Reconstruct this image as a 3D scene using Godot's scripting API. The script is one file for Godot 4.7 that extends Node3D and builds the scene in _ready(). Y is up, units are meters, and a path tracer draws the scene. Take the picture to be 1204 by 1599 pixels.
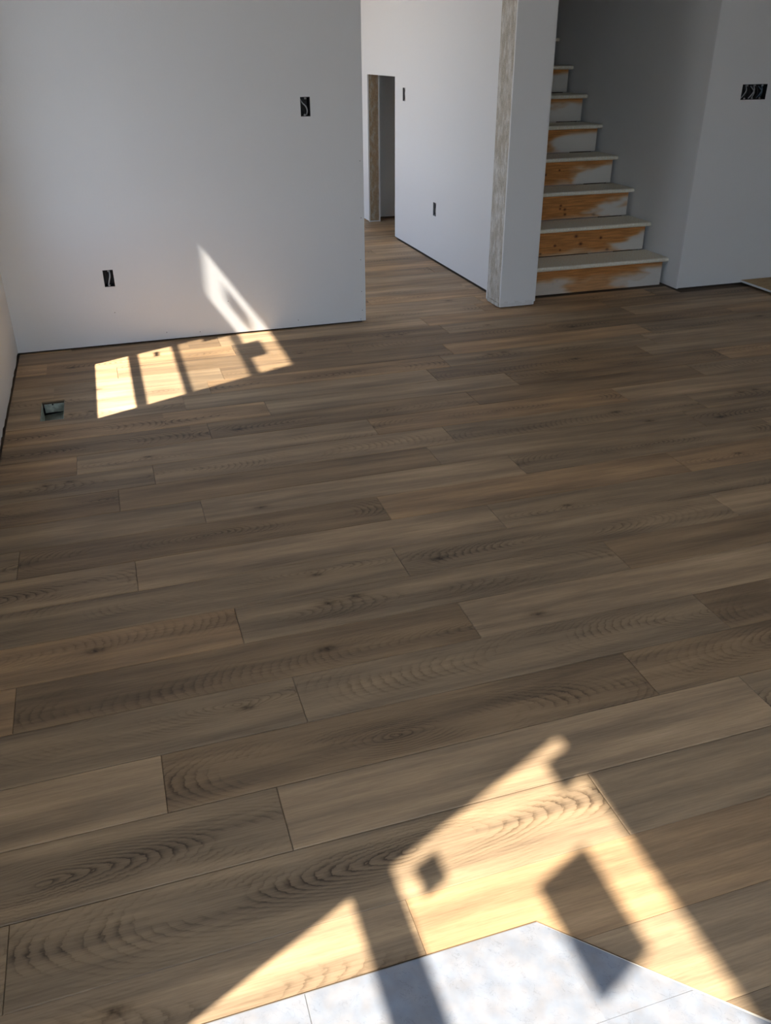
extends Node3D
# An unfinished room: plank floor, drywall, bare stairs, sun through two side windows.
# Directions: +x to the right of the photo, -z away from the camera, y up. Eye height 1.5 m.

const SUN_DIR := Vector3(1.0, -1.485, -0.456)      # the way the sunlight travels
const XF := -0.66                                  # plane of the window sashes in the left wall
const ZB := -4.978                                 # face of the back wall
const ZR := -5.043                                 # face of the right wall
const XH := 2.46                                   # face of the hall wall
const XS := 3.738                                  # wall beside the stairs
const XL := -0.567                                 # face of the left wall
const ROW0 := -1.052
const ROWW := 0.1861
const PLANK := 1.27

var M := {}
var rng := RandomNumberGenerator.new()
var taken := {}


func _ready() -> void:
	rng.seed = 7
	# camera
	var cam := Camera3D.new()
	cam.name = "camera"
	cam.fov = 62.29
	cam.near = 0.05
	cam.far = 200.0
	cam.rotation_order = EULER_ORDER_YXZ
	cam.rotation_degrees = Vector3(-28.795, -17.571, -0.3395)
	cam.position = Vector3(0, 1.5, 0)
	add_child(cam)
	cam.current = true
	# sky and exposure
	var we := WorldEnvironment.new()
	we.name = "world_environment"
	var e := Environment.new()
	var sm := ProceduralSkyMaterial.new()
	sm.sky_top_color = Color(0.58, 0.70, 0.88)
	sm.sky_horizon_color = Color(0.835, 0.888, 0.935)
	sm.ground_bottom_color = Color(0.42, 0.40, 0.36)
	sm.ground_horizon_color = Color(0.62, 0.62, 0.60)
	sm.sky_curve = 0.2
	var sky := Sky.new()
	sky.sky_material = sm
	e.background_mode = Environment.BG_SKY
	e.sky = sky
	e.background_energy_multiplier = 6.2
	e.tonemap_mode = Environment.TONE_MAPPER_LINEAR
	e.tonemap_exposure = 1.05
	e.sdfgi_enabled = true
	e.ssao_enabled = true
	e.ssil_enabled = true
	we.environment = e
	add_child(we)
	# sun
	var sun := DirectionalLight3D.new()
	sun.name = "sun"
	sun.light_color = Color(1.0, 0.97, 0.925)
	sun.light_energy = 7.8
	sun.light_angular_distance = 0.8
	sun.shadow_enabled = true
	sun.sky_mode = DirectionalLight3D.SKY_MODE_LIGHT_ONLY
	add_child(sun)
	sun.look_at_from_position(Vector3(-8, 12, 4), Vector3(-8, 12, 4) + SUN_DIR)

	make_materials()
	build_floor()
	build_walls()
	build_windows()
	build_pillar()
	build_stairs()
	build_tile()
	build_vent()
	build_plywood()
	build_boxes()


# ---------------------------------------------------------------- helpers
func numbered(called: String) -> String:
	var n: int = taken.get(called, 0)
	taken[called] = n + 1
	return called if n == 0 else "%s_%03d" % [called, n]


func tag(o: Node, label: String, category: String, group := "", kind := "") -> void:
	if label: o.set_meta("label", label)
	if category: o.set_meta("category", category)
	if group: o.set_meta("group", group)
	if kind: o.set_meta("kind", kind)


func thing(called: String, label: String, category: String, at := Vector3.ZERO, turn := 0.0, group := "", kind := "") -> Node3D:
	var o := Node3D.new()
	o.name = numbered(called)
	add_child(o)
	o.position = at
	o.rotation.y = turn
	tag(o, label, category, group, kind)
	return o


func mb() -> SurfaceTool:
	var st := SurfaceTool.new()
	st.begin(Mesh.PRIMITIVE_TRIANGLES)
	st.set_smooth_group(-1)
	return st


func put(mesh: Mesh, called: String, m: Material, parent: Node) -> MeshInstance3D:
	var o := MeshInstance3D.new()
	o.mesh = mesh
	o.material_override = null
	o.set_surface_override_material(0, m)
	o.cast_shadow = GeometryInstance3D.SHADOW_CASTING_SETTING_ON
	o.name = called
	parent.add_child(o, true)
	return o


func build(st: SurfaceTool, called: String, m: Material, parent: Node, normals := true) -> MeshInstance3D:
	if normals: st.generate_normals()
	return put(st.commit(), called, m, parent)


func tri(st: SurfaceTool, a: Vector3, b: Vector3, c: Vector3, out: Vector3) -> void:
	# clockwise seen from the side that «out» points to
	if (b - a).cross(c - a).dot(out) > 0.0:
		var t := b; b = c; c = t
	st.add_vertex(a); st.add_vertex(b); st.add_vertex(c)


func quad(st: SurfaceTool, a: Vector3, b: Vector3, c: Vector3, d: Vector3, out: Vector3) -> void:
	tri(st, a, b, c, out)
	tri(st, a, c, d, out)


func box(st: SurfaceTool, lo: Vector3, hi: Vector3, bev := 0.0) -> void:
	# a box with chamfered edges
	var b: float = minf(bev, 0.45 * minf(hi.x - lo.x, minf(hi.y - lo.y, hi.z - lo.z)))
	var mid := (lo + hi) / 2
	var h := (hi - lo) / 2
	for ax in 3:
		var u := (ax + 1) % 3
		var v := (ax + 2) % 3
		for s in [-1.0, 1.0]:
			var n := Vector3.ZERO
			n[ax] = s
			var p := []
			for c in [[-1, -1], [1, -1], [1, 1], [-1, 1]]:
				var q := mid
				q[ax] += s * h[ax]
				q[u] += c[0] * (h[u] - b)
				q[v] += c[1] * (h[v] - b)
				p.append(q)
			quad(st, p[0], p[1], p[2], p[3], n)
			if b > 0.0:
				for s2 in [-1.0, 1.0]:        # the edge between this face and the face across u
					var n2 := Vector3.ZERO
					n2[u] = s2
					var a0 := mid; a0[ax] += s * h[ax]; a0[u] += s2 * (h[u] - b)
					var b0 := mid; b0[ax] += s * (h[ax] - b); b0[u] += s2 * h[u]
					var w := Vector3.ZERO; w[v] = h[v] - b
					quad(st, a0 - w, a0 + w, b0 + w, b0 - w, n + n2)
	if b > 0.0:
		for x in [-1.0, 1.0]:
			for y in [-1.0, 1.0]:
				for z in [-1.0, 1.0]:
					var s3 := Vector3(x, y, z)
					var k := h - Vector3(b, b, b)
					tri(st, mid + s3 * Vector3(h.x, k.y, k.z), mid + s3 * Vector3(k.x, h.y, k.z), mid + s3 * Vector3(k.x, k.y, h.z), s3)


func panel(st: SurfaceTool, axis: int, t0: float, t1: float, u0: float, u1: float, v0: float, v1: float, holes: Array = []) -> void:
	# an upright (or, axis 1, lying) sheet between t0 and t1 with rectangular holes [u0, u1, v0, v1]
	var us := [u0, u1]
	var vs := [v0, v1]
	for h in holes:
		for k in 2:
			if h[k] > u0 and h[k] < u1 and not us.has(h[k]): us.append(h[k])
			if h[k + 2] > v0 and h[k + 2] < v1 and not vs.has(h[k + 2]): vs.append(h[k + 2])
	us.sort(); vs.sort()
	var solid := func(i: int, j: int) -> bool:
		if i < 0 or j < 0 or i >= us.size() - 1 or j >= vs.size() - 1: return false
		var cu: float = (us[i] + us[i + 1]) / 2
		var cv: float = (vs[j] + vs[j + 1]) / 2
		for h in holes:
			if cu > h[0] and cu < h[1] and cv > h[2] and cv < h[3]: return false
		return true
	var at := func(t: float, u: float, v: float) -> Vector3:
		return Vector3(t, v, u) if axis == 0 else (Vector3(u, t, v) if axis == 1 else Vector3(u, v, t))
	for i in us.size() - 1:
		for j in vs.size() - 1:
			if not solid.call(i, j): continue
			var a: float = us[i]; var b: float = us[i + 1]; var c: float = vs[j]; var d: float = vs[j + 1]
			for s in [[t0, -1.0], [t1, 1.0]]:
				quad(st, at.call(s[0], a, c), at.call(s[0], b, c), at.call(s[0], b, d), at.call(s[0], a, d), at.call(s[1], 0, 0))
			for nb in [[-1, 0, a, c, a, d], [1, 0, b, c, b, d], [0, -1, a, c, b, c], [0, 1, a, d, b, d]]:
				if not solid.call(i + nb[0], j + nb[1]):
					quad(st, at.call(t0, nb[2], nb[3]), at.call(t1, nb[2], nb[3]), at.call(t1, nb[4], nb[5]), at.call(t0, nb[4], nb[5]), at.call(0, nb[0], nb[1]))


func sheet(called: String, m: Material, parent: Node, axis: int, t0: float, t1: float, u0: float, u1: float, v0: float, v1: float, holes: Array = []) -> MeshInstance3D:
	var st := mb()
	panel(st, axis, t0, t1, u0, u1, v0, v1, holes)
	return build(st, called, m, parent)


func block(called: String, m: Material, parent: Node, lo: Vector3, hi: Vector3, bev := 0.0) -> MeshInstance3D:
	var st := mb()
	box(st, lo, hi, bev)
	return build(st, called, m, parent)


func tube(st: SurfaceTool, pts: Array, r: float, sides := 8, flat := 1.0) -> void:
	var c := Curve3D.new()
	for i in pts.size():
		var p: Vector3 = pts[i]
		var t: Vector3 = (pts[mini(i + 1, pts.size() - 1)] - pts[maxi(i - 1, 0)]) / 6.0
		c.add_point(p, -t, t)
	var line := c.tessellate(4, 4)
	var rings := []
	for i in line.size():
		var d := (line[mini(i + 1, line.size() - 1)] - line[maxi(i - 1, 0)]).normalized()
		var a := d.cross(Vector3(0.31, 0.2, 0.93)).normalized()
		var b := d.cross(a)
		var ring := []
		for k in sides:
			var w := TAU * k / sides
			ring.append(line[i] + a * cos(w) * r * flat + b * sin(w) * r)
		rings.append(ring)
	for i in rings.size() - 1:
		for k in sides:
			var k2 := (k + 1) % sides
			quad(st, rings[i][k], rings[i][k2], rings[i + 1][k2], rings[i + 1][k], rings[i][k] - line[i])
	for end in [0, rings.size() - 1]:
		var out: Vector3 = line[end] - line[1 if end == 0 else end - 1]
		for k in range(1, sides - 1):
			tri(st, rings[end][0], rings[end][k], rings[end][k + 1], out)


# a polygon in (x, z) extruded between y0 and y1, with uvs measured from «uv0» in lengths of «uvs»
func prism(st: SurfaceTool, poly: PackedVector2Array, y0: float, y1: float, uv0 := Vector2.ZERO, uvs := Vector2.ONE) -> void:
	var idx := Geometry2D.triangulate_polygon(poly)
	for k in range(0, idx.size(), 3):
		for y in [y0, y1]:
			var q := [poly[idx[k]], poly[idx[k + 1]], poly[idx[k + 2]]]
			var cr: float = (q[1] - q[0]).cross(q[2] - q[0])
			if (cr < 0.0) == (y == y1): q.reverse()
			for p in q:
				st.set_uv((p - uv0) / uvs)
				st.add_vertex(Vector3(p.x, y, p.y))
	var cw := Geometry2D.is_polygon_clockwise(poly)
	for i in poly.size():
		var a := poly[i]
		var b := poly[(i + 1) % poly.size()]
		var n := Vector2(b.y - a.y, a.x - b.x) * (-1.0 if cw else 1.0)
		st.set_uv((a - uv0) / uvs)
		quad(st, Vector3(a.x, y0, a.y), Vector3(b.x, y0, b.y), Vector3(b.x, y1, b.y), Vector3(a.x, y1, a.y), Vector3(n.x, 0, n.y))


# ---------------------------------------------------------------- materials
func mat(c: Color, rough := 0.8, metal := 0.0) -> StandardMaterial3D:
	var m := StandardMaterial3D.new()
	m.albedo_color = c
	m.roughness = rough
	m.metallic = metal
	return m


func lin(r: float, g: float, b: float) -> Color:
	return Color(r, g, b).linear_to_srgb()


func tex(w: int, h: int, data: PackedByteArray) -> ImageTexture:
	return ImageTexture.create_from_image(Image.create_from_data(w, h, false, Image.FORMAT_RGB8, data))


func noise(s: int, f: float, oct := 3) -> FastNoiseLite:
	var n := FastNoiseLite.new()
	n.noise_type = FastNoiseLite.TYPE_SIMPLEX_SMOOTH
	n.seed = s
	n.frequency = f
	n.fractal_octaves = oct
	return n


const PW := 1536
const PH := 224
const KINDS := 12
var plank_data := []


func plank_picture(k: int) -> void:
	# one board of oak print: rings of a log cut lengthways, pores, slow changes of tone, knots
	var r := RandomNumberGenerator.new()
	r.seed = 100 + k
	var warp := noise(k * 7 + 1, 1.0, 3)
	var fine := noise(k * 7 + 2, 1.0, 2)
	var tone := noise(k * 7 + 3, 1.0, 3)
	var jag := noise(k * 7 + 4, 1.0, 3)
	var yc: float = [0.09, 0.05, 0.30, 0.11, 0.13, -0.12, 0.08, 0.26, 0.095, 0.07, 0.10, -0.10][k]
	var apex: float = r.randf_range(-0.1, 0.35) if k % 3 else r.randf_range(0.4, 0.8)
	var slope: float = r.randf_range(0.15, 0.25)
	var bend: float = r.randf_range(-0.03, 0.03)
	var strength: float = [1.0, 0.55, 0.35, 1.1, 0.65, 0.4, 0.85, 0.4, 0.6, 1.05, 0.7, 0.45][k]
	var gap: float = r.randf_range(0.0058, 0.0072)
	var knots := []
	for i in [0, 1, 0, 0, 1, 0, 1, 0, 2, 0, 0, 1][k]:
		knots.append([r.randf_range(0.1, 1.15), r.randf_range(0.03, 0.155), r.randf_range(0.008, 0.015)])
	var out := PackedByteArray()
	out.resize(PW * PH * 3)
	var i := 0
	for py in PH:
		var y := 0.1861 * (py + 0.5) / PH
		for px in PW:
			var x := PLANK * (px + 0.5) / PW
			var j := jag.get_noise_2d(x * 44.0, y * 52.0)
			var yy := y + 0.014 * warp.get_noise_2d(x * 2.2, y * 5.0) + 0.0016 * j
			var kn := 0.0
			for n in knots:
				var dx: float = (x - n[0]) * 0.5
				var dy: float = y - n[1]
				var q: float = (dx * dx + dy * dy) / (n[2] * n[2])
				if q < 40.0:
					yy += n[2] * 1.5 * signf(dy + 0.0005) * exp(-q * 0.22)
					kn += exp(-q * 1.3) * (0.42 + 0.4 * j) + exp(-q * 0.25) * 0.14
			var v := yy - yc - bend * (x - 0.6)
			var d := slope * absf(x - apex + 0.05 * warp.get_noise_2d(x * 1.3 + 70.0, y * 2.0)) + 0.004
			var ring := sqrt(v * v * 1.0 + d * d) / gap + 0.20 * j + 0.10 * fine.get_noise_2d(x * 60.0, y * 90.0)
			var f := ring - floorf(ring)
			var dark := exp(-f * 4.2) * (1.0 - exp(-f * 26.0)) * 1.25 + 0.22 * exp((f - 1.0) * 9.0)
			var keep := clampf(0.50 + 1.7 * tone.get_noise_2d(x * 2.2 + 9.0, y * 8.0), 0.0, 1.0) * (0.16 + 0.84 * exp(-v * v / 0.0030))
			var pore := fine.get_noise_2d(x * 22.0, y * 640.0)
			var pore2 := fine.get_noise_2d(x * 6.0 + 40.0, y * 190.0)
			var t := 0.7 * tone.get_noise_2d(x * 1.2, y * 15.0) + 0.8 * tone.get_noise_2d(x * 0.7 + 20.0, y * 6.0) + 0.25 * warp.get_noise_2d(x * 3.0 + 50.0, y * 60.0)
			var l := 1.02 - 0.62 * strength * keep * dark + 0.10 * pore * (0.5 + dark) + 0.10 * pore2 + 0.34 * t - kn
			l = clampf(l, 0.22, 1.4)
			var warm := clampf(0.5 + t * 1.2, 0.0, 1.0)
			out[i] = int(clampf(172.0 * pow(l, 0.62) + 3.0 * warm, 0, 255))
			out[i + 1] = int(clampf(147.0 * pow(l, 0.66), 0, 255))
			out[i + 2] = int(clampf(117.0 * pow(l, 0.70) - 4.0 * warm, 0, 255))
			i += 3
	plank_data[k] = out


func make_materials() -> void:
	plank_data.resize(KINDS)
	var task := WorkerThreadPool.add_group_task(plank_picture, KINDS)
	WorkerThreadPool.wait_for_group_task_completion(task)
	M.planks = []
	var tints := [Color(1, 1, 1), Color(0.87, 0.855, 0.84), Color(1.0, 0.965, 0.925), Color(0.93, 0.935, 0.94)]
	for k in KINDS:
		var t := tex(PW, PH, plank_data[k])
		for c in tints:
			var m := mat(c, 0.5)
			m.albedo_texture = t
			m.heightmap_enabled = true
			m.heightmap_texture = t
			m.heightmap_scale = 0.03
			m.metallic_specular = 0.42
			M.planks.append(m)
	M.joint = mat(lin(0.05, 0.035, 0.022), 0.9)
	M.subfloor = mat(lin(0.10, 0.07, 0.045), 0.9)
	# painted drywall with a faint roller texture
	var nt := NoiseTexture2D.new()
	nt.width = 256; nt.height = 256; nt.seamless = true
	nt.noise = noise(5, 0.06, 4)
	var dry := func(c: Color) -> StandardMaterial3D:
		var m := mat(c, 0.85)
		m.heightmap_enabled = true
		m.heightmap_texture = nt
		m.heightmap_scale = 0.02
		m.uv1_triplanar = true
		m.uv1_world_triplanar = true
		m.uv1_scale = Vector3(4, 4, 4)
		m.metallic_specular = 0.3
		return m
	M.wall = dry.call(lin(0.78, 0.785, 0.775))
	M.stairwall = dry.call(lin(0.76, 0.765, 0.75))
	M.ceiling = dry.call(lin(0.85, 0.85, 0.84))
	M.edge = mat(lin(0.72, 0.72, 0.70), 0.9)
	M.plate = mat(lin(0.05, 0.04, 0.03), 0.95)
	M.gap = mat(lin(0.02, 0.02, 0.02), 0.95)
	M.vinyl = mat(lin(0.8, 0.8, 0.8), 0.4)
	M.paper = mat(lin(0.75, 0.75, 0.72), 0.8)
	M.bare = board_material(21, Color(0.70, 0.67, 0.61), Color(0.79, 0.78, 0.75), 0.42, 1.0)
	M.jamb = board_material(33, Color(0.63, 0.54, 0.43), Color(0.68, 0.66, 0.60), 0.25, 1.6)
	M.tread = board_material(40, Color(0.95, 0.92, 0.83), Color(0.96, 0.95, 0.90), 0.3, 3.0)
	M.ply = ply_material()
	M.tile = marble_material()
	M.grout = mat(lin(0.24, 0.24, 0.24), 0.95)
	M.trim = mat(lin(0.72, 0.66, 0.55), 0.5)
	M.galv = galvanised()
	M.plastic = mat(lin(0.012, 0.012, 0.013), 0.55)
	M.plastic_grey = mat(lin(0.16, 0.17, 0.18), 0.55)
	M.cable = mat(lin(0.45, 0.46, 0.46), 0.5)
	M.cable_dark = mat(lin(0.03, 0.03, 0.033), 0.5)
	M.cable_blue = mat(lin(0.10, 0.15, 0.20), 0.5)
	M.copper = mat(lin(0.45, 0.30, 0.20), 0.5, 0.4)
	M.tab = mat(lin(0.34, 0.34, 0.33), 0.5)
	M.screw = mat(lin(0.10, 0.10, 0.10), 0.6, 0.4)
	M.ground = mat(lin(0.28, 0.275, 0.26), 0.95)
	M.siding = mat(lin(0.35, 0.36, 0.36), 0.8)


func board_material(s: int, a: Color, b: Color, share: float, scale: float) -> StandardMaterial3D:
	# raw board with smears of drywall mud and specks
	var w := 256
	var h := 1024
	var n1 := noise(s, 0.010, 4)
	var n2 := noise(s + 1, 0.12, 3)
	var out := PackedByteArray()
	out.resize(w * h * 3)
	var i := 0
	for y in h:
		for x in w:
			var smear := smoothstep(0.5 - share - 0.5, 0.5 - share + 0.45, n1.get_noise_2d(x * 2.2, y * 0.6))
			var speck := n2.get_noise_2d(x * 1.6, y)
			var c := a.lerp(b, smear)
			var l := 1.0 + 0.10 * n2.get_noise_2d(x * 0.5 + 300.0, y * 0.2) - 0.22 * smoothstep(0.2, 0.5, speck) * (1.0 - smear * 0.6)
			out[i] = int(clampf(c.r * l * 255, 0, 255))
			out[i + 1] = int(clampf(c.g * l * 255, 0, 255))
			out[i + 2] = int(clampf(c.b * l * 255, 0, 255))
			i += 3
	var m := mat(Color.WHITE, 0.85)
	m.albedo_texture = tex(w, h, out)
	m.uv1_triplanar = true
	m.uv1_scale = Vector3(2.6, 0.9, 2.6) * scale
	m.heightmap_enabled = true
	m.heightmap_texture = m.albedo_texture
	m.heightmap_scale = 0.06
	return m


func ply_material() -> StandardMaterial3D:
	var n := noise(61, 1.0, 3)
	var out := PackedByteArray()
	out.resize(512 * 256 * 3)
	var i := 0
	for y in 256:
		for x in 512:
			var g := n.get_noise_2d(x * 0.006, y * 0.09) * 0.16 + n.get_noise_2d(x * 0.05, y * 0.5) * 0.06
			var l := 1.0 + g
			out[i] = int(clampf(178 * l, 0, 255))
			out[i + 1] = int(clampf(150 * l, 0, 255))
			out[i + 2] = int(clampf(108 * l, 0, 255))
			i += 3
	var m := mat(Color.WHITE, 0.8)
	m.albedo_texture = tex(512, 256, out)
	m.uv1_triplanar = true
	return m


func marble_material() -> StandardMaterial3D:
	var n1 := noise(71, 0.012, 4)
	var n2 := noise(72, 0.03, 4)
	var out := PackedByteArray()
	out.resize(768 * 768 * 3)
	var i := 0
	for y in 768:
		for x in 768:
			var wx := 30.0 * n1.get_noise_2d(x, y)
			var vein := absf(n2.get_noise_2d(x + wx, y + wx))
			var l := 0.93 + 0.09 * n1.get_noise_2d(x + 500, y) - 0.10 * (1.0 - smoothstep(0.0, 0.05, vein)) * clampf(0.5 + n1.get_noise_2d(x, y + 900) * 2.0, 0.0, 1.0)
			var warm := n1.get_noise_2d(x * 1.4 + 77, y * 1.4)
			out[i] = int(clampf((158 + 6 * warm) * l, 0, 255))
			out[i + 1] = int(clampf(161 * l, 0, 255))
			out[i + 2] = int(clampf((167 - 6 * warm) * l, 0, 255))
			i += 3
	var m := mat(Color.WHITE, 0.35)
	m.albedo_texture = tex(768, 768, out)
	m.uv1_triplanar = true
	m.uv1_world_triplanar = true
	m.uv1_scale = Vector3(1.6, 1.6, 1.6)
	return m


func galvanised() -> StandardMaterial3D:
	var n := noise(81, 0.05, 3)
	var out := PackedByteArray()
	out.resize(128 * 128 * 3)
	for k in 128 * 128:
		var l := 1.0 + 0.25 * n.get_noise_2d(k % 128, k / 128)
		out[k * 3] = int(180 * l); out[k * 3 + 1] = int(190 * l); out[k * 3 + 2] = int(178 * l)
	var m := mat(Color(1, 1, 1), 0.8, 0.0)
	m.albedo_texture = tex(128, 128, out)
	m.uv1_triplanar = true
	m.uv1_scale = Vector3(4, 4, 4)
	return m


func riser_material(k: int) -> StandardMaterial3D:
	# raw spruce ply with knots and an uneven band of white primer spray
	var w := 512
	var h := 96
	var r := RandomNumberGenerator.new()
	r.seed = 500 + k
	var g := noise(90 + k, 1.0, 3)
	var p := noise(190 + k, 1.0, 3)
	var knots := []
	for i in [3, 9, 9, 12, 5, 3, 2, 2, 2, 2, 2, 2, 2, 2][k]:
		knots.append(Vector3(r.randf_range(0.02, 0.8), r.randf_range(0.08, 0.8), r.randf_range(0.006, 0.013)))
	var out := PackedByteArray()
	out.resize(w * h * 3)
	var i := 0
	# where the primer reaches: share of the width from the right, and height of its top from below
	var from: float = [0.62, 0.72, 0.66, 0.60, 0.55, 0.50, 0.5, 0.4, 0.4, 0.4, 0.4, 0.4, 0.4, 0.4][k]
	var lowc: float = [0.62, 0.12, 0.10, 0.12, 0.08, 0.62, 0.7, 0.6, 0.6, 0.6, 0.6, 0.6, 0.6, 0.6][k]
	for y in h:
		var v := 1.0 - (y + 0.5) / h         # 0 at the bottom
		for x in w:
			var u := (x + 0.5) / w
			var grain := g.get_noise_2d(u * 5.0, v * 9.0) * 0.2 + g.get_noise_2d(u * 60.0, v * 26.0) * 0.05
			var wob := 0.22 * p.get_noise_2d(u * 3.0, v * 1.2)
			var spray := smoothstep(from - 0.04, from + 0.16, u + wob - 0.25 * v) * smoothstep(0.98, 0.70, v + wob * 0.4)
			spray = maxf(spray, smoothstep(lowc + 0.12, lowc - 0.22, v + wob) * (0.85 if lowc > 0.3 else 0.6))
			if k == 0: spray *= 1.0 - 0.75 * smoothstep(0.26, 0.06, absf(u - 0.5 + wob)) 
			var l := 1.0 + grain
			var kn := 0.0
			for q in knots:
				var dx: float = (u - q.x) * 1.1
				var dy: float = (v - q.y) * 0.19
				kn = maxf(kn, exp(-(dx * dx + dy * dy) / (q.z * q.z)))
			kn *= 1.0 - 0.7 * spray
			var c := Color(0.74, 0.50, 0.27) * l
			c = c.lerp(Color(0.24, 0.11, 0.05), kn * 0.85)
			c = c.lerp(Color(0.84, 0.84, 0.82), spray * 0.93)
			out[i] = int(clampf(c.r * 255, 0, 255)); out[i + 1] = int(clampf(c.g * 255, 0, 255)); out[i + 2] = int(clampf(c.b * 255, 0, 255))
			i += 3
	var m := mat(Color.WHITE, 0.8)
	m.albedo_texture = tex(w, h, out)
	return m


# ---------------------------------------------------------------- floor
func build_floor() -> void:
	var fl := thing("floor", "brown oak print plank floor running across the room", "floor", Vector3.ZERO, 0.0, "", "structure")
	sheet("subfloor", M.subfloor, fl, 1, -0.03, -0.0065, -0.75, 6.2, -9.6, 2.4, [[-0.42, -0.315, -4.175, -3.918]])
	var known := {-1: 0.37, 0: 0.886, 1: 0.182, 2: -0.064, 3: 0.30, 4: -0.412, 5: 0.20, 6: 0.768, 7: -0.073, 8: -0.443, 9: 0.187, 10: -0.105, 11: 0.037, 12: -0.258, 13: 1.576, 15: 2.775}
	var tile_poly := tile_outline(0.004)
	var vent := PackedVector2Array([Vector2(-0.42, -4.175), Vector2(-0.315, -4.175), Vector2(-0.315, -3.918), Vector2(-0.42, -3.918)])
	var full := plank_mesh(PLANK - 0.0012, ROWW - 0.0016)
	var last := -1
	for k in range(-17, 46):
		var zn := ROW0 - ROWW * k
		var zf := zn - ROWW
		var off: float = known[k] if known.has(k) else rng.randf_range(0.0, PLANK)
		var x0 := -0.5625
		var x1 := 5.99 if zf > ZR - 0.1 else (3.72 if zf > -5.2 or zn < -7.3 else 2.452)
		if zn < -8.35: x1 = 2.452
		var x := x0 + fposmod(off - x0, PLANK) - PLANK
		while x < x1:
			var a := maxf(x, x0)
			var b := minf(x + PLANK, x1)
			x += PLANK
			var pick := rng.randi_range(0, M.planks.size() - 1)
			if pick / 4 == last / 4: pick = (pick + 8) % M.planks.size()
			if b - a < 0.03: continue
			last = pick
			var turned := rng.randf() < 0.5
			var poly := PackedVector2Array([Vector2(a + 0.0005, zf + 0.0005), Vector2(b - 0.0005, zf + 0.0005), Vector2(b - 0.0005, zn - 0.0005), Vector2(a + 0.0005, zn - 0.0005)])
			var pieces := [poly]
			var cut := false
			for c in [tile_poly, vent]:
				var next := []
				for p in pieces:
					var got := Geometry2D.clip_polygons(p, c)
					if got.size() != 1 or not Geometry2D.intersect_polygons(p, c).is_empty(): cut = true
					for g in got:
						if not Geometry2D.is_polygon_clockwise(g) or true: next.append(g)
				pieces = next
			if pieces.is_empty(): continue
			if not cut and absf(b - a - PLANK) < 0.001:
				var o := put(full, "plank", M.planks[pick], fl)
				o.position = Vector3((a + b) / 2, 0, (zn + zf) / 2)
				if turned: o.rotation.y = PI
				continue
			if not cut:
				var o := put(plank_mesh(b - a - 0.0012, ROWW - 0.0016, rng.randf() * 0.5), "plank", M.planks[pick], fl)
				o.position = Vector3((a + b) / 2, 0, (zn + zf) / 2)
				if turned: o.rotation.y = PI
				continue
			var st := mb()
			for g in pieces:
				prism(st, g, -0.006, 0.0, Vector2(a, zf), Vector2(PLANK, ROWW))
			build(st, "plank", M.planks[pick], fl)


func plank_mesh(l: float, w: float, u0 := 0.0) -> ArrayMesh:
	# a plank centred on its own origin, top at y 0, with a narrow bevel all round
	var st := mb()
	var b := 0.0020
	var dy := 0.0013
	var h := Vector2(l, w) / 2
	var ins := h - Vector2(b, b)
	var c := [Vector2(-1, -1), Vector2(1, -1), Vector2(1, 1), Vector2(-1, 1)]
	var uv := func(p: Vector2) -> Vector2:
		return Vector2(u0 + (p.x + h.x) / PLANK, (p.y + h.y) / ROWW)
	var add := func(p: Vector2, y: float) -> void:
		st.set_uv(uv.call(p))
		st.add_vertex(Vector3(p.x, y, p.y))
	for t in [[0, 1, 2], [0, 2, 3]]:
		for i in t: add.call(c[i] * ins, 0.0)
	for i in 4:
		var j := (i + 1) % 4
		for t in [[i, 1, 0], [i, 0, 0], [j, 0, 0], [i, 1, 0], [j, 0, 0], [j, 1, 0]]:
			add.call(c[t[0]] * (ins if t[1] == 0 else h), 0.0 if t[1] == 0 else -dy)
		for t in [[i, 0], [i, 1], [j, 1], [i, 0], [j, 1], [j, 0]]:
			add.call(c[t[0]] * h, -0.006 if t[1] == 0 else -dy)
	st.generate_normals()
	return st.commit()


# ---------------------------------------------------------------- walls
var cut_back := [[1.107, 1.161, 1.167, 1.263], [-0.0505, 0.0045, 0.335, 0.427]]
var cut_right := [[3.994, 4.186, 1.187, 1.276]]
var cut_hall := [[-7.245, -7.180, 1.110, 1.208], [-6.495, -6.430, 0.337, 0.437]]
const TOP := 2.44
const SHAFT := 4.6
var win := [[-4.52, -3.56, 0.60, 2.36], [-0.76, 1.04, 0.60, 2.36], [-8.6, -6.2, 0.60, 2.30]]


func wall_node(called: String, label: String) -> Node3D:
	return thing(called, label, "wall", Vector3.ZERO, 0.0, "", "structure")


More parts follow.
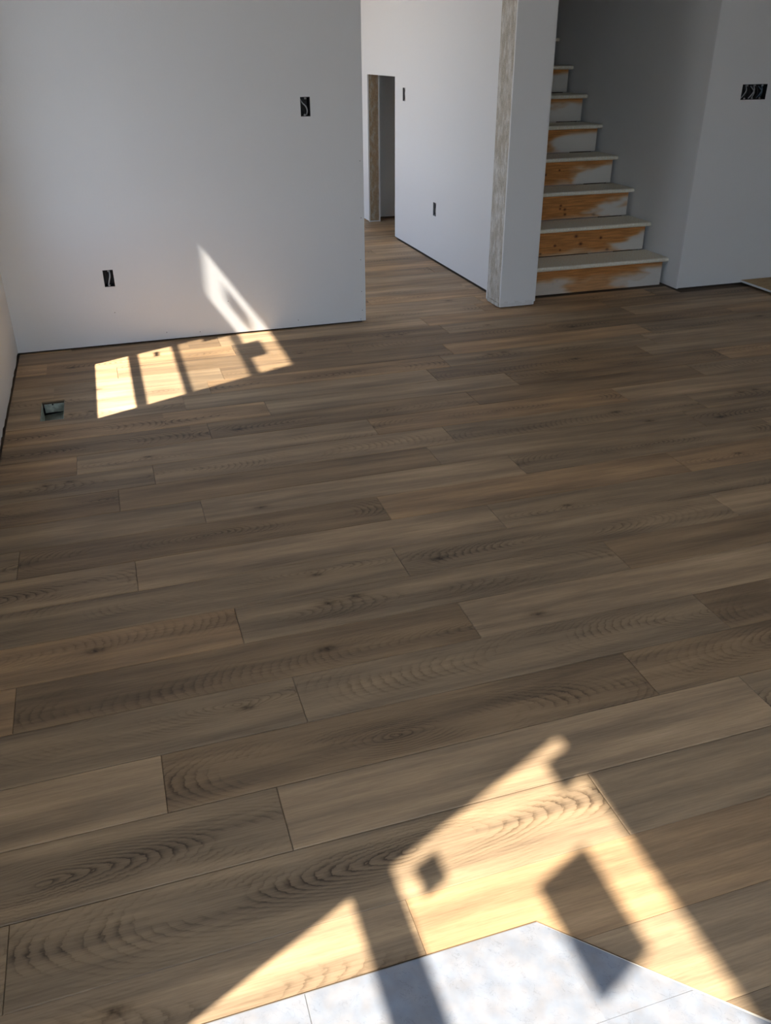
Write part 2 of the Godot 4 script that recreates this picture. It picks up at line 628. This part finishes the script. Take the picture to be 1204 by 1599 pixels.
func build_walls() -> void:
	var st: SurfaceTool
	# back wall: two boards on a dark plate, a returned end
	var w := wall_node("wall_back", "grey white drywall across the back with two electrical boxes")
	sheet("drywall", M.wall, w, 2, ZB - 0.0127, ZB, -0.72, 1.456, 0.010, TOP, cut_back)
	sheet("drywall", M.wall, w, 2, ZB - 0.115, ZB - 0.1023, -0.72, 1.456, 0.010, TOP)
	block("corner_bead", M.wall, w, Vector3(1.4433, 0.010, ZB - 0.1149), Vector3(1.4563, TOP, ZB - 0.0001), 0.002)
	block("bottom_plate", M.plate, w, Vector3(-0.72, -0.006, ZB - 0.10), Vector3(1.435, 0.038, ZB - 0.014))
	st = mb()
	for p in [[1.424, 0.02], [1.432, 0.19], [1.43, 0.38], [1.435, 0.075], [-0.02, 0.19], [0.62, 0.20], [0.44, 0.035], [1.03, 0.05], [0.25, 0.05], [1.437, 0.62], [1.436, 0.93]]:
		tube(st, [Vector3(p[0], p[1], ZB - 0.001), Vector3(p[0], p[1], ZB + 0.0004)], 0.0024, 8)
	build(st, "screw_heads", M.screw, w).set_meta("kind", "stuff")
	# left wall with three window openings and a ragged foot
	w = wall_node("wall_left", "white drywall side wall with a ragged bottom edge")
	var holes := []
	for o in win: holes.append(o)
	sheet("drywall", M.wall, w, 0, XL - 0.0127, XL, -9.6, 2.4, 0.06, TOP, holes)
	st = mb()
	var foot := PackedVector2Array([Vector2(-9.6, 0.06)])
	var z := -9.6
	while z < 2.4:
		foot.append(Vector2(z, 0.010 + 0.016 * rng.randf() * rng.randf()))
		z += rng.randf_range(0.02, 0.07)
	foot.append(Vector2(2.4, 0.06))
	var idx := Geometry2D.triangulate_polygon(foot)
	for k in range(0, idx.size(), 3):
		for x in [XL, XL - 0.0127]:
			tri(st, Vector3(x, foot[idx[k]].y, foot[idx[k]].x), Vector3(x, foot[idx[k + 1]].y, foot[idx[k + 1]].x), Vector3(x, foot[idx[k + 2]].y, foot[idx[k + 2]].x), Vector3(1 if x == XL else -1, 0, 0))
	for k in range(1, foot.size() - 2):
		quad(st, Vector3(XL, foot[k].y, foot[k].x), Vector3(XL, foot[k + 1].y, foot[k + 1].x), Vector3(XL - 0.0127, foot[k + 1].y, foot[k + 1].x), Vector3(XL - 0.0127, foot[k].y, foot[k].x), Vector3(0, -1, 0))
	build(st, "drywall_foot", M.wall, w)
	sheet("framing", M.siding, w, 0, XL - 0.135, XL - 0.0127, -9.6, 2.4, -0.03, TOP, holes)
	# hall wall, a low closet opening in it, closed behind by the stairs
	w = wall_node("wall_hall", "bright drywall of the hallway with a low closet opening")
	sheet("drywall", M.wall, w, 0, XH, XH + 0.0127, -9.6, -5.2, 0.010, SHAFT, cut_hall + [[-8.24, -7.44, 0.0, 1.281]])
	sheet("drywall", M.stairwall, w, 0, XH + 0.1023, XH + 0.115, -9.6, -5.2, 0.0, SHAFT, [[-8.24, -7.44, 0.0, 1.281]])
	block("bottom_plate", M.plate, w, Vector3(XH + 0.016, -0.006, -7.45), Vector3(XH + 0.10, 0.038, -5.2))
	block("jamb_board", M.jamb, w, Vector3(XH + 0.002, 0.012, -8.262), Vector3(XH + 0.113, 1.281, -8.2405), 0.001)
	block("jamb_board", M.jamb, w, Vector3(XH + 0.002, 0.012, -7.4395), Vector3(XH + 0.113, 1.281, -7.418), 0.001)
	block("head_board", M.jamb, w, Vector3(XH + 0.002, 1.2815, -8.262), Vector3(XH + 0.113, 1.30, -7.418), 0.001)
	block("sill_block", M.edge, w, Vector3(XH + 0.004, 0.0, -8.262), Vector3(XH + 0.113, 0.009, -8.242), 0.001)
	w = wall_node("wall_closet", "dim unlit drywall inside the low closet")
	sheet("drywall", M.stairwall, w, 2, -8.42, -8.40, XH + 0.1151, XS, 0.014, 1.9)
	# wall beside the stairs and the wall that turns to the right from it
	w = wall_node("wall_stairs", "shadowed drywall rising beside the bare stairs")
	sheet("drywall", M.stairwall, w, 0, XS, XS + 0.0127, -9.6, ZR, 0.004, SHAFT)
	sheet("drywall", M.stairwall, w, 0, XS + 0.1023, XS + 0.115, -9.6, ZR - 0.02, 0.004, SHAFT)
	block("corner_bead", M.wall, w, Vector3(XS - 0.0006, 0.004, ZR - 0.02), Vector3(XS + 0.02, TOP, ZR + 0.0006), 0.003)
	w = wall_node("wall_right", "dull grey drywall right of the stairs with a wide electrical box")
	sheet("drywall", M.wall, w, 2, ZR - 0.0127, ZR, XS + 0.0002, 6.2, 0.007, TOP, cut_right)
	sheet("drywall", M.wall, w, 2, ZR - 0.115, ZR - 0.1023, XS + 0.0127, 6.2, 0.007, TOP)
	block("bottom_plate", M.plate, w, Vector3(XS + 0.02, -0.006, ZR - 0.10), Vector3(6.1, 0.038, ZR - 0.016))
	# the rest of the house, out of frame
	w = wall_node("wall_far", "drywall closing the far end of the hallway")
	sheet("drywall", M.wall, w, 2, -9.72, -9.6, -0.72, 3.9, -0.03, SHAFT)
	w = wall_node("wall_side", "drywall on the far right side of the room")
	sheet("drywall", M.wall, w, 0, 6.0, 6.12, ZR, 2.4, -0.03, TOP)
	w = wall_node("wall_rear", "drywall behind the viewpoint with a wide patio opening")
	sheet("drywall", M.wall, w, 2, 2.3, 2.42, -0.72, 6.12, -0.03, TOP, [REAR])
	w = wall_node("wall_upper", "drywall above the ceiling at the head of the stairwell")
	sheet("drywall", M.stairwall, w, 2, -5.24, -5.20, XH + 0.115, XS, TOP, SHAFT)
	var c := thing("ceiling", "flat white drywall ceiling with the stairwell open in it", "ceiling", Vector3.ZERO, 0.0, "", "structure")
	sheet("drywall", M.ceiling, c, 1, TOP, TOP + 0.2, -0.72, 6.2, -9.72, 2.42, [[XH + 0.1, XS + 0.1, -9.7, -5.2]])
	sheet("stairwell_top", M.ceiling, c, 1, SHAFT, SHAFT + 0.1, 2.3, 4.0, -9.75, -5.1)
	var g := thing("ground", "bare ground around the house", "ground", Vector3.ZERO, 0.0, "", "structure")
	sheet("soil", M.ground, g, 1, -0.8, -0.45, -40, 40, -40, 40)


const REAR := [-0.35, 1.85, 0.0, 2.15]


# ---------------------------------------------------------------- windows
func glass(a: float) -> StandardMaterial3D:
	var m := mat(Color(0.9, 0.86, 0.76, a), 0.02)
	m.transparency = BaseMaterial3D.TRANSPARENCY_ALPHA
	m.cull_mode = BaseMaterial3D.CULL_DISABLED
	return m


func build_windows() -> void:
	var screen := glass(0.50)
	var light_screen := glass(0.34)
	var film := glass(0.68)
	var clear := glass(0.03)
	var dpt := 0.015
	# lit bands on the floor, as x from - to, with the pane that lights them; z0, z1 are the sides in the sash plane
	var sets := [
		{"z": [-4.453, -3.645], "bands": [[-0.162, 0.009, clear], [0.070, 0.252, light_screen], [0.300, 0.600, film], [0.665, 0.842, screen]],
			"labels": [[0.657, 0.760, -4.18, -3.91], [0.735, 0.800, -4.403, -4.336], [0.150, 0.180, -4.41, -4.33], [0.44, 0.604, -4.452, -4.385]]},
		{"z": [-0.670, 0.95], "bands": [[-0.162, 0.263, screen], [0.370, 0.874, screen]],
			"labels": [[0.407, 0.469, -0.63, -0.555], [0.631, 0.777, -0.41, -0.15], [0.800, 0.900, -0.632, -0.535]]},
		{"z": [-8.5, -6.3], "bands": [[-0.162, 0.80, clear]], "labels": []},
	]
	var labels := ["white framed window lighting the floor by the back wall", "white framed window beside the viewpoint", "wide white framed window of the back room"]
	for k in 3:
		var s: Dictionary = sets[k]
		var o: Array = win[k]
		var z0: float = s.z[0]
		var z1: float = s.z[1]
		var wn := thing("window_%d" % (k + 1), labels[k], "window", Vector3.ZERO, 0.0, "", "structure")
		var ys := []
		for b in s.bands:
			ys.append([(b[0] - XF - dpt) * 1.485, (b[1] - XF + dpt) * 1.485])
		var first: float = ys[0][0]
		var top: float = ys[-1][1]
		var st := mb()
		box(st, Vector3(XF - dpt, o[2], o[0]), Vector3(XF + dpt, first, o[1]), 0.003)
		box(st, Vector3(XF - dpt, top, o[0]), Vector3(XF + dpt, o[3], o[1]), 0.003)
		box(st, Vector3(XF - dpt, first, o[0]), Vector3(XF + dpt, top, z0), 0.003)
		box(st, Vector3(XF - dpt, first, z1), Vector3(XF + dpt, top, o[1]), 0.003)
		build(st, "window_frame", M.vinyl, wn)
		for i in ys.size():
			if i > 0:
				block("sash_rail", M.vinyl, wn, Vector3(XF - dpt, ys[i - 1][1], z0), Vector3(XF + dpt, ys[i][0], z1), 0.002)
			var gq := mb()
			var y0: float = ys[i][0] - 0.004
			var y1: float = ys[i][1] + 0.004
			quad(gq, Vector3(XF, y0, z0), Vector3(XF, y0, z1), Vector3(XF, y1, z1), Vector3(XF, y1, z0), Vector3(1, 0, 0))
			build(gq, "pane", s.bands[i][2], wn)
		for l in s.labels:
			block("paper_label", M.paper, wn, Vector3(XF + 0.002, (l[0] - XF) * 1.485, l[2]), Vector3(XF + 0.003, (l[1] - XF) * 1.485, l[3]))
	# the wide glazed patio door behind the viewpoint
	var d := thing("door_1", "wide white framed glass patio door behind the viewpoint", "door", Vector3.ZERO, 0.0, "", "structure")
	var st := mb()
	panel(st, 2, 2.34, 2.38, REAR[0], REAR[1], 0.0, REAR[3], [[REAR[0] + 0.06, 0.71, 0.08, 2.08], [0.79, REAR[1] - 0.06, 0.08, 2.08]])
	build(st, "door_frame", M.vinyl, d)
	for x in [[REAR[0] + 0.055, 0.715], [0.785, REAR[1] - 0.055]]:
		var gq := mb()
		quad(gq, Vector3(x[0], 0.07, 2.36), Vector3(x[1], 0.07, 2.36), Vector3(x[1], 2.085, 2.36), Vector3(x[0], 2.085, 2.36), Vector3(0, 0, -1))
		build(gq, "pane", clear, d)


# ---------------------------------------------------------------- pillar at the foot of the stairs
func build_pillar() -> void:
	var p := thing("pillar", "square drywall pillar with a mud smeared bare board side before the stairs", "pillar", Vector3(2.49, 0, -5.1))
	p.set_meta("kind", "structure")
	var o := Vector3(2.49, 0, -5.1)
	block("drywall_front", M.wall, p, Vector3(2.3685, 0.006, -5.0035) - o, Vector3(2.612, TOP, -4.991) - o, 0.0012)
	var b := block("bare_board", M.bare, p, Vector3(2.368, 0.030, -5.199) - o, Vector3(2.382, TOP, -5.0042) - o, 0.001)
	b.set_meta("label", "bare beige board smeared with white drywall mud")
	block("board_foot", M.bare, p, Vector3(2.363, 0.004, -5.192) - o, Vector3(2.382, 0.0285, -5.006) - o, 0.002)
	block("drywall_side", M.wall, p, Vector3(2.612, 0.022, -5.1995) - o, Vector3(2.627, TOP, -5.004) - o, 0.001)
	block("drywall_back", M.wall, p, Vector3(2.368, 0.01, -5.2125) - o, Vector3(2.459, TOP, -5.1995) - o, 0.001)
	block("stud", M.plate, p, Vector3(2.383, -0.004, -5.198) - o, Vector3(2.611, TOP, -5.0045) - o)
	# skim of mud where the front board meets the floor
	var st := mb()
	for k in 9:
		var x := 2.372 + 0.0255 * k
		box(st, Vector3(x, 0.006, -4.9915) - o, Vector3(x + 0.0265, 0.030 + 0.010 * sin(k * 1.9), -4.9895) - o, 0.0006)
	build(st, "mud_patch", M.edge, p)


# ---------------------------------------------------------------- stairs
const RISE := 0.1945
const RUN := 0.2672


func build_stairs() -> void:
	var o := Vector3(3.16, 0, -5.2)
	var s := thing("staircase", "unfinished straight staircase with pale treads and raw knotty plywood risers", "stairs", o)
	var x0 := 2.577
	var nose := 0.030
	for k in 13:
		var zr := -5.195 - RUN * k
		# riser, with its picture across the front
		var st := mb()
		var y0 := RISE * k + (0.004 if k else 0.0015)
		var y1 := RISE * (k + 1) - 0.030
		var x1 := 3.703
		if k < 8:
			var f := [Vector3(x0, y0, zr) - o, Vector3(x1, y0, zr) - o, Vector3(x1, y1, zr) - o, Vector3(x0, y1, zr) - o]
			var uv := [Vector2(0, 1), Vector2(1, 1), Vector2(1, 0), Vector2(0, 0)]
			for t in [0, 2, 1, 0, 3, 2]:
				st.set_uv(uv[t]); st.add_vertex(f[t])
			st.set_uv(Vector2(0.99, 0.5))
			quad(st, Vector3(x1, y0, zr) - o, Vector3(x1, y1, zr) - o, Vector3(x1, y1, zr - 0.018) - o, Vector3(x1, y0, zr - 0.018) - o, Vector3(1, 0, 0))
			quad(st, Vector3(x0, y0, zr - 0.018) - o, Vector3(x1, y0, zr - 0.018) - o, Vector3(x1, y1, zr - 0.018) - o, Vector3(x0, y1, zr - 0.018) - o, Vector3(0, 0, -1))
			quad(st, Vector3(x0, y0, zr) - o, Vector3(x1, y0, zr) - o, Vector3(x1, y0, zr - 0.018) - o, Vector3(x0, y0, zr - 0.018) - o, Vector3(0, -1, 0))
			build(st, "riser", riser_material(k), s)
		else:
			block("riser", M.ply, s, Vector3(x0, y0, zr - 0.018) - o, Vector3(x1, y1, zr) - o, 0.001)
		# tread: a board with a rounded nose, its right end rounded too
		st = mb()
		var top := RISE * (k + 1) - 0.002
		var th := 0.028
		var prof := []
		var zb := zr - RUN - 0.002
		var zn := zr + nose
		prof.append(Vector2(zb, top - th))
		for i in 7:
			var a := -PI / 2 + PI * i / 6.0
			prof.append(Vector2(zn - th / 2 + cos(a) * th / 2, top - th / 2 + sin(a) * th / 2))
		prof.append(Vector2(zb, top))
		var xe := 3.729
		for i in prof.size():
			var a: Vector2 = prof[i]
			var b: Vector2 = prof[(i + 1) % prof.size()]
			quad(st, Vector3(x0, a.y, a.x) - o, Vector3(xe, a.y, a.x) - o, Vector3(xe, b.y, b.x) - o, Vector3(x0, b.y, b.x) - o, Vector3(0, (a.y + b.y) / 2 - top + th / 2, (a.x + b.x) / 2 - zr + RUN / 2))
		for x in [x0, xe]:
			for i in range(1, prof.size() - 1):
				tri(st, Vector3(x, prof[0].y, prof[0].x) - o, Vector3(x, prof[i].y, prof[i].x) - o, Vector3(x, prof[i + 1].y, prof[i + 1].x) - o, Vector3(1 if x == xe else -1, 0, 0))
		build(st, "tread", M.tread, s)
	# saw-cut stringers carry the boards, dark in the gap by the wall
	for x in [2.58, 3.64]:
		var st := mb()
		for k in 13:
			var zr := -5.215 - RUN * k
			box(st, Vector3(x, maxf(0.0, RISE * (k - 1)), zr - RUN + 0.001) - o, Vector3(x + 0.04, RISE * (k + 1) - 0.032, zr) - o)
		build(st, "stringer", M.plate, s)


# ---------------------------------------------------------------- tiled corner in front
func tile_outline(grow := 0.0) -> PackedVector2Array:
	var p := PackedVector2Array([Vector2(-0.552, -0.925), Vector2(0.597, -0.925), Vector2(1.05, -0.472), Vector2(1.05, 1.2), Vector2(-0.552, 1.2)])
	return p if grow == 0.0 else Geometry2D.offset_polygon(p, grow, Geometry2D.JOIN_MITER)[0]


func build_tile() -> void:
	var t := thing("tile_pad", "white marbled tile area with a cut corner in front", "tiles")
	t.set_meta("kind", "structure")
	var st := mb()
	prism(st, tile_outline(-0.0005), -0.006, 0.0035)
	build(st, "grout_bed", M.grout, t)
	for xs in [[-0.552, 0.133], [0.135, 1.06]]:
		for zs in [[-0.93, -0.7140], [-0.7130, -0.115], [-0.113, 0.485], [0.487, 1.2]]:
			var r := PackedVector2Array([Vector2(xs[0], zs[0]), Vector2(xs[1], zs[0]), Vector2(xs[1], zs[1]), Vector2(xs[0], zs[1])])
			for g in Geometry2D.intersect_polygons(r, tile_outline(-0.003)):
				st = mb()
				prism(st, g, 0.0, 0.0050)
				build(st, "tile", M.tile, t)
	st = mb()
	var out := tile_outline(0.003)
	var ins := tile_outline(-0.003)
	for i in 3:
		var quad2 := PackedVector2Array([out[i], out[i + 1], ins[i + 1], ins[i]])
		prism(st, quad2, -0.005, 0.0052)
	build(st, "edge_trim", M.trim, t)


# ---------------------------------------------------------------- open duct in the floor
func build_vent() -> void:
	var o := Vector3(-0.3675, 0, -4.0465)
	var v := thing("floor_duct", "open galvanised duct cut into the floor by the left wall", "duct", o)
	var x0 := -0.42; var x1 := -0.315; var z0 := -4.175; var z1 := -3.918
	# collar: far, near, right and left sides, a narrow open seam at the far left corner
	block("duct_side", M.galv, v, Vector3(x0 + 0.009, -0.055, z0 + 0.0070) - o, Vector3(x1 - 0.0025, -0.012, z0 + 0.0080) - o)
	block("duct_side", M.galv, v, Vector3(x0 + 0.001, -0.30, z1 - 0.0022) - o, Vector3(x1 - 0.001, -0.004, z1 - 0.0012) - o)
	block("duct_side", M.galv, v, Vector3(x1 - 0.0022, -0.30, z0 + 0.001) - o, Vector3(x1 - 0.0012, -0.003, z1 - 0.001) - o)
	block("duct_side", M.galv, v, Vector3(x0 + 0.0012, -0.30, z0 + 0.016) - o, Vector3(x0 + 0.0022, -0.003, z1 - 0.001) - o)
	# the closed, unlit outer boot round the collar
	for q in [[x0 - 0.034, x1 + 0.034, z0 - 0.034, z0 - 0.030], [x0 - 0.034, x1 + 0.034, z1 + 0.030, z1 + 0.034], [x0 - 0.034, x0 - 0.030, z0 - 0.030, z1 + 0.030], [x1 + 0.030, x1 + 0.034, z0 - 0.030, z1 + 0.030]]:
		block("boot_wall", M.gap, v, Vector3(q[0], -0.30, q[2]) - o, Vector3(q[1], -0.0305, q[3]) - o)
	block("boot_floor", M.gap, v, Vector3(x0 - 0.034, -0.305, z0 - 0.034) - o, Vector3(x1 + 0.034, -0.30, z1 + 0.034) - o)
	# lower piece of the boot, set back behind the collar and sloping forward
	var st := mb()
	quad(st, Vector3(x0 - 0.003, -0.078, z0 - 0.020) - o, Vector3(x1 + 0.003, -0.066, z0 - 0.020) - o, Vector3(x1 + 0.003, -0.090, z0 + 0.03) - o, Vector3(x0 - 0.003, -0.100, z0 + 0.03) - o, Vector3(0, 1, 1))
	quad(st, Vector3(x0 - 0.003, -0.100, z0 + 0.03) - o, Vector3(x1 + 0.003, -0.090, z0 + 0.03) - o, Vector3(x1 + 0.003, -0.13, z1) - o, Vector3(x0 - 0.003, -0.14, z1) - o, Vector3(0, 1, 0.2))
	build(st, "duct_throat", M.galv, v)
	st = mb()
	tube(st, [Vector3(-0.372, -0.015, z0 + 0.0080) - o, Vector3(-0.372, -0.015, z0 + 0.011) - o], 0.0042, 8)
	build(st, "screw", M.plastic, v)


# ---------------------------------------------------------------- plywood by the right wall
func build_plywood() -> void:
	var o := Vector3(4.9, 0, -4.85)
	var p := thing("plywood_sheet", "tan plywood sheet lying against the foot of the right grey wall", "plywood", o)
	block("sheet", M.ply, p, Vector3(4.262, 0.014, -5.036) - o, Vector3(5.4, 0.026, -4.60) - o, 0.001)
	var b := block("edge_strip", M.edge, p, Vector3(4.2605, 0.0135, -5.034) - o, Vector3(4.2618, 0.0265, -4.60) - o)
	b.set_meta("label", "pale cut edge")
	for z in [-4.98, -4.68]:
		block("batten", M.plate, p, Vector3(4.29, 0.0, z) - o, Vector3(5.3, 0.0138, z + 0.03) - o)


# ---------------------------------------------------------------- electrical boxes
func outlet(called: String, label: String, at: Vector3, turn: float, w: float, h: float, style: int) -> void:
	# opening w by h in a board whose face is at «at»; looks along +z before it is turned
	var n := thing(called, label, "electrical box", at, turn, "open electrical boxes")
	var d := 0.066
	var t := 0.002
	var st := mb()
	box(st, Vector3(-w / 2, -h / 2, -d - 0.0025), Vector3(w / 2, h / 2, -d))
	box(st, Vector3(-w / 2 + 0.0002, -h / 2 + 0.0002, -d), Vector3(-w / 2 + t, h / 2 - 0.0002, -0.0035))
	box(st, Vector3(w / 2 - t, -h / 2 + 0.0002, -d), Vector3(w / 2 - 0.0002, h / 2 - 0.0002, -0.0035))
	box(st, Vector3(-w / 2 + t, -h / 2 + 0.0002, -d), Vector3(w / 2 - t, -h / 2 + t, -0.0035))
	box(st, Vector3(-w / 2 + t, h / 2 - t, -d), Vector3(w / 2 - t, h / 2 - 0.0002, -0.0035))
	build(st, "box_shell", M.plastic_grey if turn != 0.0 else M.plastic, n)
	var gangs := 3 if style == 2 else 1
	for g in gangs:
		var cx := (g - (gangs - 1) / 2.0) * 0.058
		for s in [-1.0, 1.0]:
			st = mb()
			box(st, Vector3(cx - 0.006 + 0.003 * s, s * (h / 2 - 0.007) - 0.005, -0.012), Vector3(cx + 0.006 + 0.003 * s, s * (h / 2 - 0.007) + 0.005, -0.004), 0.002)
			build(st, "screw_tab", M.tab, n)
	var runs := []
	if style == 0:      # a pale cable curling from the upper left down to the lower right
		runs = [[[Vector3(-0.020, h / 2 - 0.012, -0.040), Vector3(-0.012, 0.018, -0.018), Vector3(0.004, 0.002, -0.010), Vector3(0.012, -0.020, -0.012), Vector3(0.010, -h / 2 + 0.008, -0.020)], 0.0034, M.cable],
			[[Vector3(-0.018, -h / 2 + 0.004, -0.050), Vector3(-0.012, -0.012, -0.020), Vector3(-0.002, -0.030, -0.018), Vector3(0.002, -h / 2 + 0.004, -0.030)], 0.0024, M.cable_dark],
			[[Vector3(-0.022, h / 2 - 0.01, -0.030), Vector3(-0.018, 0.01, -0.022), Vector3(-0.017, -0.03, -0.030)], 0.0022, M.cable_dark],
			[[Vector3(0.016, h / 2 - 0.008, -0.040), Vector3(0.005, 0.020, -0.026), Vector3(0.006, -0.012, -0.030)], 0.0022, M.cable_dark]]
	elif style == 1:    # a pale cable leaning from lower left to upper right
		runs = [[[Vector3(-0.006, -h / 2 + 0.008, -0.020), Vector3(0.0, -0.016, -0.010), Vector3(0.007, 0.008, -0.010), Vector3(0.008, 0.026, -0.026), Vector3(0.006, h / 2 - 0.006, -0.045)], 0.0040, M.cable],
			[[Vector3(-0.014, -h / 2 + 0.01, -0.030), Vector3(-0.012, 0.0, -0.020), Vector3(-0.014, h / 2 - 0.012, -0.030)], 0.0022, M.cable_dark],
			[[Vector3(-0.006, -h / 2 + 0.01, -0.034), Vector3(-0.004, 0.004, -0.022), Vector3(-0.001, h / 2 - 0.018, -0.040)], 0.0024, M.cable_dark],
			[[Vector3(0.018, -h / 2 + 0.006, -0.030), Vector3(0.017, 0.0, -0.018), Vector3(0.016, h / 2 - 0.01, -0.03)], 0.0022, M.cable_dark]]
	else:
		for g in 3:
			var cx := (g - 1) * 0.060
			var c: Material = [M.cable, M.cable, M.cable_blue][g]
			runs.append([[Vector3(cx - 0.014, -h / 2 + 0.006, -0.030), Vector3(cx - 0.006, -0.012, -0.010), Vector3(cx + 0.004, 0.012, -0.008), Vector3(cx + 0.016, h / 2 - 0.008, -0.036)], 0.0036, c])
			runs.append([[Vector3(cx + 0.014, -h / 2 + 0.006, -0.036), Vector3(cx + 0.012, 0.0, -0.016), Vector3(cx - 0.004, h / 2 - 0.012, -0.040)], 0.0030, [M.cable_dark, M.cable, M.cable_blue][g]])
			runs.append([[Vector3(cx - 0.020, h / 2 - 0.01, -0.040), Vector3(cx - 0.016, -0.005, -0.020), Vector3(cx - 0.018, -h / 2 + 0.01, -0.040)], 0.0024, M.cable_dark])
	for r in runs:
		st = mb()
		tube(st, r[0], r[1], 8)
		build(st, "cable", r[2], n)


func build_boxes() -> void:
	var mid := func(c: Array) -> Vector2:
		return Vector2((c[0] + c[1]) / 2, (c[2] + c[3]) / 2)
	var c: Array = cut_back[0]
	var m: Vector2 = mid.call(c)
	outlet("switch_box", "open black switch box high on the back wall near its free end", Vector3(m.x, m.y, ZB), 0.0, c[1] - c[0], c[3] - c[2], 0)
	c = cut_back[1]
	m = mid.call(c)
	outlet("outlet_box", "open black outlet box low on the back wall above the sunlit floor", Vector3(m.x, m.y, ZB), 0.0, c[1] - c[0], c[3] - c[2], 1)
	c = cut_right[0]
	m = mid.call(c)
	outlet("switch_box", "wide triple switch box full of cables on the right grey wall", Vector3(m.x, m.y, ZR), 0.0, c[1] - c[0], c[3] - c[2], 2)
	c = cut_hall[0]
	m = mid.call(c)
	outlet("switch_box", "narrow open switch box on the hall wall beside the low closet opening", Vector3(XH, m.y, m.x), -PI / 2, c[1] - c[0], c[3] - c[2], 0)
	c = cut_hall[1]
	m = mid.call(c)
	outlet("outlet_box", "narrow open outlet box low on the bright hall wall", Vector3(XH, m.y, m.x), -PI / 2, c[1] - c[0], c[3] - c[2], 1)
